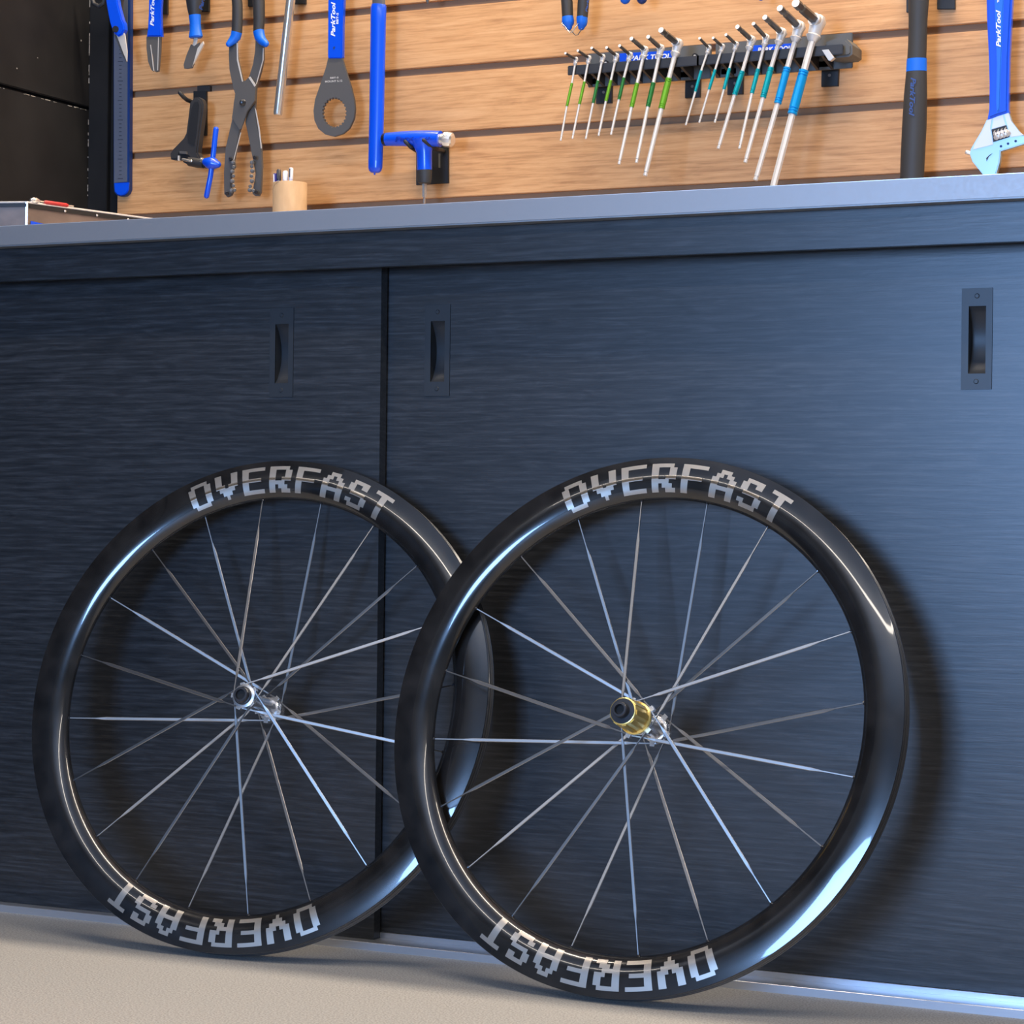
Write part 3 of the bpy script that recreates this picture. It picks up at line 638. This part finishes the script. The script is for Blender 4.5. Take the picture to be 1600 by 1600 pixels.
# adjustable wrench
y = YT-.010
t = thing('adjustable_wrench', at(1540, 272, y), 'adjustable wrench with glossy blue handle and chrome jaws', 'wrench')
prism('handle', [(1540.5, -16), (1539, -60), (1541, -84), (1550, -96), (1562, -100), (1574, -97), (1583, -85), (1585, -60), (1582, -16), (1579.5, 30), (1576.5, 90), (1575.5, 140), (1575, 170), (1576, 175.5), (1558, 181), (1542, 187.5), (1545, 170), (1545.5, 130), (1544, 80), (1541.5, 30)], y-.002, .011, m_blue, t, .003)
prism('handle_rib', [(1553, -16), (1556, -60), (1562, -68), (1568, -60), (1569, -16), (1566, 60), (1563.5, 120), (1562, 170), (1557, 178), (1556, 160), (1557, 100), (1555, 40)], y-.0035, .003, m_bluem, t, .0012)
prism('head', [(1541.5, 187), (1549.5, 184.5), (1558, 181.5), (1575.5, 175.2), (1580, 189), (1592, 205), (1603, 216), (1605, 223), (1563, 236), (1562.8, 243), (1561, 255), (1556, 272), (1550, 283), (1543, 282), (1535, 272), (1519, 252), (1515, 240), (1516.5, 233), (1521, 225), (1533, 205)], y, .010, m_wrench, t, .0012)
prism('upper_face', [(1543, 187.5), (1550, 185), (1547, 200), (1552, 226), (1520, 234), (1522.5, 226), (1534, 206)], y-.0006, .002, m_wrench2, t, .0003)
prism('upper_face', [(1569, 178.5), (1575, 176.5), (1580, 190), (1591, 205), (1600, 211), (1579, 214.5), (1574, 196)], y-.0006, .002, m_wrench2, t, .0003)
prism('jaw_slide', [(1552, 184.6), (1567, 179.3), (1571, 196), (1549.5, 202)], y-.0006, .002, m_wrench2, t, .0004)
prism('screw_window', [(1549, 202.5), (1572.5, 195.5), (1577.5, 214), (1552, 222)], y-.0008, .001, m_black, t, 0)
b = MB()
tpx(b, [(1552, 212.5, 5), (1575, 205.5, 5)], y-.002, 12); b.build('adjusting_screw', m_grey, t, smooth=40)
for i in range(4):
    a, c = 1554.5+i*5.6, 211.5-i*1.7; b = MB()
    b.tube([at(a, c, y-.001), at(a+1.8, c-.5, y-.0025), at(a+2.6, c-.7, y-.001)], [.0062, .0072, .0062], 16, .45); b.build('screw_thread', m_alur, t, smooth=40)
prism('jaw_line', [(1541, 247), (1546, 242), (1551, 239.5), (1545, 244.5), (1541.5, 252)], y-.0006, .001, m_black, t, 0)
for i, (a, c) in enumerate(((1564, 228.5), (1575, 224.5), (1587, 220.5))):
    b = MB(); s_ = mpp(a, c, y); b.tube([at(a, c, y-.0002), at(a, c, y-.0006)], [2*s_, 2*s_], 12); b.build('stamped_mark', m_navy, t)
b = MB(); tpx(b, [(1511, 238, 7), (1516, 239.5, 6)], y+.004, 12, 1, 1); b.build('pin', m_alur, t, smooth=40)
textpx('lettering', 'ParkTool', (1563.5, 73.5), (1563, 15.5), 7, y-.0040, m_white, t)
textpx('lettering', 'TM', (1561, 4), (1561, -2), 3, y-.0040, m_white, t, 0)

# ------------------------------------------------------------------ hex key racks
def rack(x0, x1, zt, label, bolts, label_px, capr):
    o = thing('hex_key_rack', ((x0+x1)/2, YS-.03, zt-.03), label, 'rack', 'hex key racks on the slatwall')
    L_ = x1-x0; b = MB(); yb, yf = YS-.026, YS-.078
    n = 24
    for i in range(n):   # tray with V gaps between the seats
        xa = x0+L_*i/n; xb_ = x0+L_*(i+1)/n
        b.box((xa, yf, zt-.004), (xb_, yb, zt))
    o1 = b.build('tray', m_plast, o)
    bm = bmesh.new(); bm.from_mesh(o1.data); bmesh.ops.remove_doubles(bm, verts=bm.verts, dist=1e-6); bm.to_mesh(o1.data); bm.free()
    MB().box((x0-.004, yf-.003, zt-.013), (x1+.002, yf, zt+.001)).build('front_lip', m_plast, o, bevel=.001, smooth=40)
    MB().box((x0+.004, yb, zt-.022), (x1-.002, yb+.005, zt+.0275)).build('back_plate', m_plastg, o, bevel=.001, smooth=40)
    for i in range(9):
        xa = x0+.008+(L_-.02)*i/9; MB().add([(xa, yf, zt-.004), (xa+.004, yf, zt-.004), (xa+.004, yb, zt-.004), (xa, yb, zt-.004), (xa, yf+.01, zt-.012), (xa+.004, yf+.01, zt-.012), (xa+.004, yb, zt-.022), (xa, yb, zt-.022)],
            [(0,1,2,3),(4,5,6,7),(0,1,5,4),(1,2,6,5),(2,3,7,6),(3,0,4,7)]).build('rib', m_plast, o)
    for bx in bolts:
        bb = MB(); bb.tube([(bx, yb-.0040, zt+.011), (bx, yb, zt+.011)], [.0042, .0044], 20); bo = bb.build('bolt', m_blackm, o, smooth=40)
        bb = MB(); bb.tube([(bx, yb-.0043, zt+.011), (bx, yb-.0039, zt+.011)], [.0022, .0022], 6); bb.build('hex_socket', m_edge, bo)
    return o
zr = at(1000, 95.5, YS-.078).z
xa0 = at(892, 100, YS-.078).x; xa1 = at(1092, 91, YS-.078).x; xb1 = at(1322, 80, YS-.060).x
rk1 = rack(xa0, xa1, zr, 'dark plastic rack holding the green-sleeved hex keys', [at(1087, 86, YS-.026).x, at(948, 93, YS-.026).x], None, 0)
rk2 = rack(xa1+.001, xb1, zr, 'dark plastic rack holding the teal-sleeved hex keys', [at(1296, 70, YS-.026).x], None, 0)
ye = YS-.0268
def rack_label(o, a, b_, c, d_, txt, p0, p1, h):
    prism('name_plate', [(a, c+.0), (b_, c-(b_-a)*.055), (b_, d_-(b_-a)*.055), (a, d_)], ye, .001, m_blue, o, 0)
    textpx('lettering', txt, p0, p1, h, ye-.0004, m_white, o)
rack_label(rk1, 968, 1052, 83.5, 97, 'PARK TOOL', (984, 94.6), (1048, 90.8), 7.5)
rack_label(rk2, 1176, 1240, 71, 84, 'PARK TOOL', (1184, 81.8), (1236, 78.8), 7.5)
# rounded end cap of the right rack
prism('end_cap', [(1290, 65), (1312, 57), (1322, 60), (1331, 70), (1331, 84), (1326, 88), (1306, 90), (1290, 88)], YS-.070, .045, m_plastg, rk2, .003)
prism('short_bit', [(1284, 78), (1294, 77), (1303, 90), (1297, 95), (1294, 94)], YS-.083, .008, m_edge, rk2, .0006)
for a, c, e, g, lb in ((931, 115, 955, 162, 'black bracket plate under the left part of the green hex key rack'), (1070, 108, 1093, 153, 'black bracket plate between the two hex key racks'),
                       (1136, 104, 1160, 148, 'black bracket plate behind the teal-sleeved hex keys'), (1283, 96, 1309, 135.5, 'black bracket plate under the right end of the teal hex key rack')):
    o = thing('rack_bracket', at((a+e)/2, g, YS-.002), lb, 'bracket', 'bracket plates carrying the hex key racks')
    prism('plate', [(a+1, c-20), (e+2, c-21), (e, g-1.5), (a, g)], YS-.006, .0056, m_black, o, .0006)
    MB().box((at(a+1, c, YS).x, YS-.026, zr-.018), (at(e, c, YS).x, YS-.006, zr-.010)).build('arm', m_black, o)
    cx, cy = (a+e)/2, g-18; b = MB(); s_ = mpp(cx, cy, YS); b.tube([at(cx, cy, YS-.0075), at(cx, cy, YS-.0058)], [2.2*s_, 2.6*s_], 14); b.build('screw', m_grey, o, smooth=40)

GK = [((150,405),(255,465),(215,705),(165,935),(110,1240),3.4,18), ((275,378),(385,450),(340,690),(290,915),(228,1220),3.6,18), ((413,352),(525,440),(475,680),(427,905),(362,1222),3.8,20),
      ((562,348),(660,430),(605,675),(555,885),(490,1190),4.0,21), ((692,330),(797,420),(735,650),(685,870),(615,1180),4.2,22), ((810,258),(945,370),(868,705),(812,945),(695,1475),5.4,28),
      ((978,240),(1105,355),(1030,700),(975,940),(868,1460),5.6,30), ((1105,172),(1275,310),(1185,655),(1110,960),(957,1590),7.6,42)]
BK = [((78,355),(165,445),(92,655),(38,850),(-40,1123),3.6,19), ((203,352),(290,430),(222,645),(165,830),(85,1100),3.8,20), ((322,322),(417,410),(355,632),(303,828),(228,1098),4.0,21),
      ((428,248),(560,370),(475,660),(402,880),(262,1340),6.2,29), ((577,220),(695,350),(620,640),(562,865),(455,1340),5.2,30), ((682,160),(840,305),(740,625),(665,905),(510,1468),7.2,38),
      ((820,75),(1000,250),(890,625),(800,960),(606,1632),8.8,46), ((967,28),(1170,205),(1045,650),(935,1060),(760,1725),11.4,58)]
gn = ['smallest of the green-sleeved hex keys, leftmost on the rack', 'green-sleeved hex key second from the left end of the rack', 'green-sleeved hex key third from the left end of the rack',
      'green-sleeved hex key fourth from the left end of the rack', 'green-sleeved hex key fifth from left, last of the short green ones', 'long green-sleeved hex key right after the five short green ones',
      'long green-sleeved hex key just left of the thickest green one', 'thickest and longest of the green-sleeved hex keys']
bn = ['smallest of the teal-sleeved hex keys, leftmost of them', 'teal-sleeved hex key second from left among the teal ones', 'teal-sleeved hex key third from left, last of the three short teal ones',
      'teal-sleeved hex key first to the right of the three short teal ones', 'thin long teal-sleeved hex key, fifth among the teal ones', 'long teal-sleeved hex key with dark collar, third from the thick right end',
      'thick blue-sleeved hex key next to the thickest one', 'thickest hex key, bright blue sleeve, tip hidden behind the worktop']
def hex_key(data, ox, oy, fac, colr, label, grp, idx):
    P = [(ox+a/fac, oy+b_/fac) for a, b_ in data[:5]]; w, sw = data[5], data[6]/fac*6.0/6.0
    s0, el, st, sb, tip = P; yE = YS-.081
    ln = math.hypot(tip[0]-el[0], tip[1]-el[1]); yv = lambda q: yE - .20*(q[1]-el[1])/1000
    ys0 = yE - (el[0]-s0[0])/500*.93
    E = at(*el, yE); S = at(*s0, ys0); T = at(*tip, yv(tip)); k = mpp(*el, yE)
    o = thing('hex_key', at(*tip, yv(tip)), label, 'hex key', grp)
    hw = w/2*k
    A = at(*st, yv(st)); Bq = at(*sb, yv(sb)); dn = (A-E).normalized()
    MB().tube([E, A, Bq, T], [hw*1.02, hw, hw, hw*.96], 8 if colr in (m_t1, m_t2) else 16).build('long_arm', m_key, o, smooth=25)
    # ball tip / recess ring near the end
    d2 = (T-Bq).normalized()
    MB().tube([T, T+d2*.002, T+d2*.0025, T+d2*.006], [hw*.78, hw*.78, hw*.96, hw*.9], 8).build('tip', m_key, o, smooth=25)
    # coloured sleeve with turned grooves
    n = 9; pts = []; rr = []
    sl = (Bq-A).length; sd = (Bq-A).normalized(); R_ = w*1.36/2*k
    for u, q in ((0,.82),(.01,1),(.055,1),(.062,.86),(.075,.86),(.082,1),(.115,1),(.122,.86),(.135,.86),(.142,1),(.858,1),(.865,.86),(.878,.86),(.885,1),(.918,1),(.925,.86),(.938,.86),(.945,1),(.99,1),(1,.82)):
        pts.append(A+sd*sl*u); rr.append(R_*q)
    MB().tube(pts, rr, 18).build('sleeve', colr, o, smooth=30)
    # elbow socket
    big = w*k*.5*2.2
    up = (E-A).normalized()
    MB().tube([E-up*big*2.6, E-up*big*1.9, E-up*big*1.7, E-up*big*.9, E+up*big*.15, E+up*big*.75, E+up*big*.95], [hw*1.15, big*.98, big*.80, big*.86, big, big*.78, big*.3], 20).build('socket', m_key, o, smooth=45)
    # short arm through the socket
    so = (S-E).normalized()
    MB().tube([E-so*big*.6, E+so*big*1.05], [big*.86, big*.82], 18).build('collar', m_key, o, smooth=40)
    sa = MB(); L_ = (S-E).length
    sa.tube([E, E+so*L_*.72, E+so*L_*.76, E+so*L_*.82, S], [hw*1.3, hw*1.3, hw*1.0, hw*1.3, hw*1.22], 6); sa.build('short_arm', m_bit, o, smooth=20)
    MB().tube([S-so*.0002, S+so*.0006], [hw*1.2, hw*1.1], 12).build('ground_end', m_tip, o, label='bright ground end')
    return o
for i, d_ in enumerate(GK): hex_key(d_, 860, 20, 6.4, (m_g1, m_g1, m_g2, m_g1, m_g2, m_g1, m_g2, m_g1)[i], gn[i], 'green-sleeved hex keys in the rack', i)
for i, d_ in enumerate(BK): hex_key(d_, 1080, 0, 5.926, (m_t1,)*6 and (m_t1, m_t1, m_t1, m_t1, m_t1, m_t1, m_t2, m_t2)[i], bn[i], 'teal-sleeved hex keys in the rack', i)

# ------------------------------------------------------------------ things standing on the worktop
yc = 3.12; cx_ = at(453, 300, yc).x; rc = 26.8*mpp(453, 300, yc); zt = at(453, 286, yc).z
cup = thing('pen_cup', (cx_, yc, ZW), 'round kraft cardboard cup holding four pens on the worktop', 'cup')
b = MB(); n = 40; v = []; f = []
lst = [(rc, ZW+.0002), (rc, zt), (rc-.0022, zt), (rc-.0022, ZW+.003)]
b.tube([(cx_, yc, ZW+.0002), (cx_, yc, ZW+.001), (cx_, yc, zt-.0006), (cx_, yc, zt)], [rc*.995, rc, rc, rc*.99], n, 1, False)
b.build('wall', m_card, cup, smooth=40)
MB().tube([(cx_, yc, ZW+.003), (cx_, yc, zt)], [rc-.002, rc-.002], n, 1, False).build('inside', m_cardin, cup, smooth=40)
MB().tube([(cx_, yc, ZW), (cx_, yc, ZW+.003)], [rc*.98, rc*.98], n).build('base', m_card, cup)
MB().tube([(cx_-.004, yc-rc*.999, zt-.0002)] + [(cx_-rc*1.004*math.sin(a), yc-rc*1.004*math.cos(a), zt-.001-.018*(a-.2)**1.5) for a in (.35, .6, .85, 1.1)], [.0003]*5, 6).build('seam', m_cardin, cup)
def pen(px, py, wpx, m1, m2, yy, lean, label, capm=None):
    top = at(px, py, yy); bot = Vector((top.x+lean, yy, ZW+.006)); k = mpp(px, py, yy); d = (top-bot).normalized()
    bot = bot + d*.001
    o = thing('pen', bot, label, 'pen', 'pens in the cardboard cup')
    MB().tube([bot, bot+d*.010, top-d*.018], [.0015, wpx/2*k*.9, wpx/2*k*.92], 14).build('barrel', m1, o, smooth=40)
    MB().tube([top-d*.018, top-d*.002, top], [wpx/2*k, wpx/2*k, wpx/2*k*.7], 14).build('cap', capm or m2, o, smooth=40)
    MB().tube([top-d*.015-Vector((0, wpx/2*k+.0008, 0)), top-d*.002-Vector((0, wpx/2*k+.0008, 0))], [.0010, .0010], 8).build('clip', m2, o, smooth=40)
pen(430, 271, 7, m_penb, m_penw, yc-.004, .006, 'blue pen with white clip, leftmost in the cardboard cup', m_penb)
pen(435.5, 264.5, 7, m_penw, m_pend, yc-.002, .004, 'white pen with dark grey top, second in the cardboard cup')
pen(446, 267, 8.6, m_penw, m_penw, yc, 0, 'thick all-white pen in the middle of the cardboard cup')
pen(455, 262, 7, m_penw, m_pend, yc+.002, -.003, 'white pen with dark clip, tallest in the cardboard cup', m_penw)

# metal-rimmed tray box at the left
zb = .9700; P0 = atz(42, 316, zb); P1 = atz(240, 342.5, zb); P2 = atz(-60, 317, zb)
e1 = (P1-P0).normalized(); e2 = Vector((P2.x-P0.x, P2.y-P0.y, 0)).normalized()
bx = thing('tray_box', Vector((P0.x, P0.y, ZW)), 'brown sheet-metal tray box with aluminium rim and blue label, on worktop\'s left', 'box')
def wallq(A, B, z0, z1, th, m, name, par=bx, bev=0):
    d = (B-A); d.z = 0; nrm = Vector((d.y, -d.x, 0)).normalized()*th
    v = []
    for z in (z0, z1):
        for q in (A, B): v += [Vector((q.x, q.y, z)), Vector((q.x+nrm.x, q.y+nrm.y, z))]
    return MB().add(v, [(0,1,3,2),(4,5,7,6),(0,1,5,4),(2,3,7,6),(0,2,6,4),(1,3,7,5)]).build(name, m, par, bevel=bev)
P1b = P0+e1*((P1-P0).length+.02); P2b = P0+e2*.26; P3 = P1b+(P2b-P0)
wallq(P0, P1b, ZW+.0003, zb-.002, -.0012, m_boxm, 'side'); wallq(P0, P2b, ZW+.0003, zb-.002, .0012, m_boxm, 'side')
wallq(P1b, P3, ZW+.0003, zb-.002, .0012, m_boxm, 'side'); wallq(P2b, P3, ZW+.0003, zb-.002, .0012, m_boxm, 'side')
for A, B in ((P0, P1b), (P0, P2b), (P1b, P3), (P2b, P3)):
    MB().tube([A, B], [.0016, .0016], 8).build('rim', m_alur, bx, smooth=40)
og = (e1.cross(Vector((0, 0, 1)))).normalized(); og = og if og.x > 0 else -og
MB().tube([Vector((P0.x, P0.y, ZW+.0005)), P0], [.0022, .0022], 4, twist=.4).build('corner_post', m_alur, bx)
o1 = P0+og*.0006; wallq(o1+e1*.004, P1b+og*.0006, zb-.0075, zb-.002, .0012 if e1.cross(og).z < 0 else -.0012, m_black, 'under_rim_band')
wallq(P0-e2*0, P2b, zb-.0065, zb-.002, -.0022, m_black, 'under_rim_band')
for u in (.28, .53, .78):
    q = P0+e1*((P1-P0).length*u)+og*.003; MB().tube([q+Vector((0, 0, -.0058)), q+og*.0012+Vector((0, 0, -.0058))], [.0018, .0012], 12).build('rivet', m_edge, bx)
la = P0+e1*.006+og*.0012; lb_ = P0+e1*.075+og*.0012
obj('label_patch', [Vector((la.x, la.y, ZW+.002)), Vector((lb_.x, lb_.y, ZW+.002)), Vector((lb_.x, lb_.y, ZW+.0125)), Vector((la.x, la.y, ZW+.018))], [(0, 1, 2, 3)], m_blue, bx, label='blue label on the box side')
sd_ = thing('red_pick', P0+e1*.02+Vector((0, 0, .002)), 'small red-handled tool with silver knob lying on the tray box rim', 'tool')
q0 = P0+e1*.010+Vector((0, 0, .0038)); q1 = P0+e1*.030+Vector((0, 0, .0032)); q2 = P0+e1*.072+Vector((0, 0, .0030))
MB().tube([q0-e1*.004, q0, q0+e1*.006, q0+e1*.012], [.0018, .0042, .0044, .002], 14).build('knob', m_chrome, sd_, smooth=40)
MB().tube([q0+e1*.010, q2+e1*.01], [.0011, .0011], 10).build('shaft', m_rod, sd_, smooth=40)
MB().tube([q1, q1+e1*.003, q2-e1*.003, q2], [.0022, .0031, .0031, .002], 14).build('grip', m_red, sd_, smooth=40)
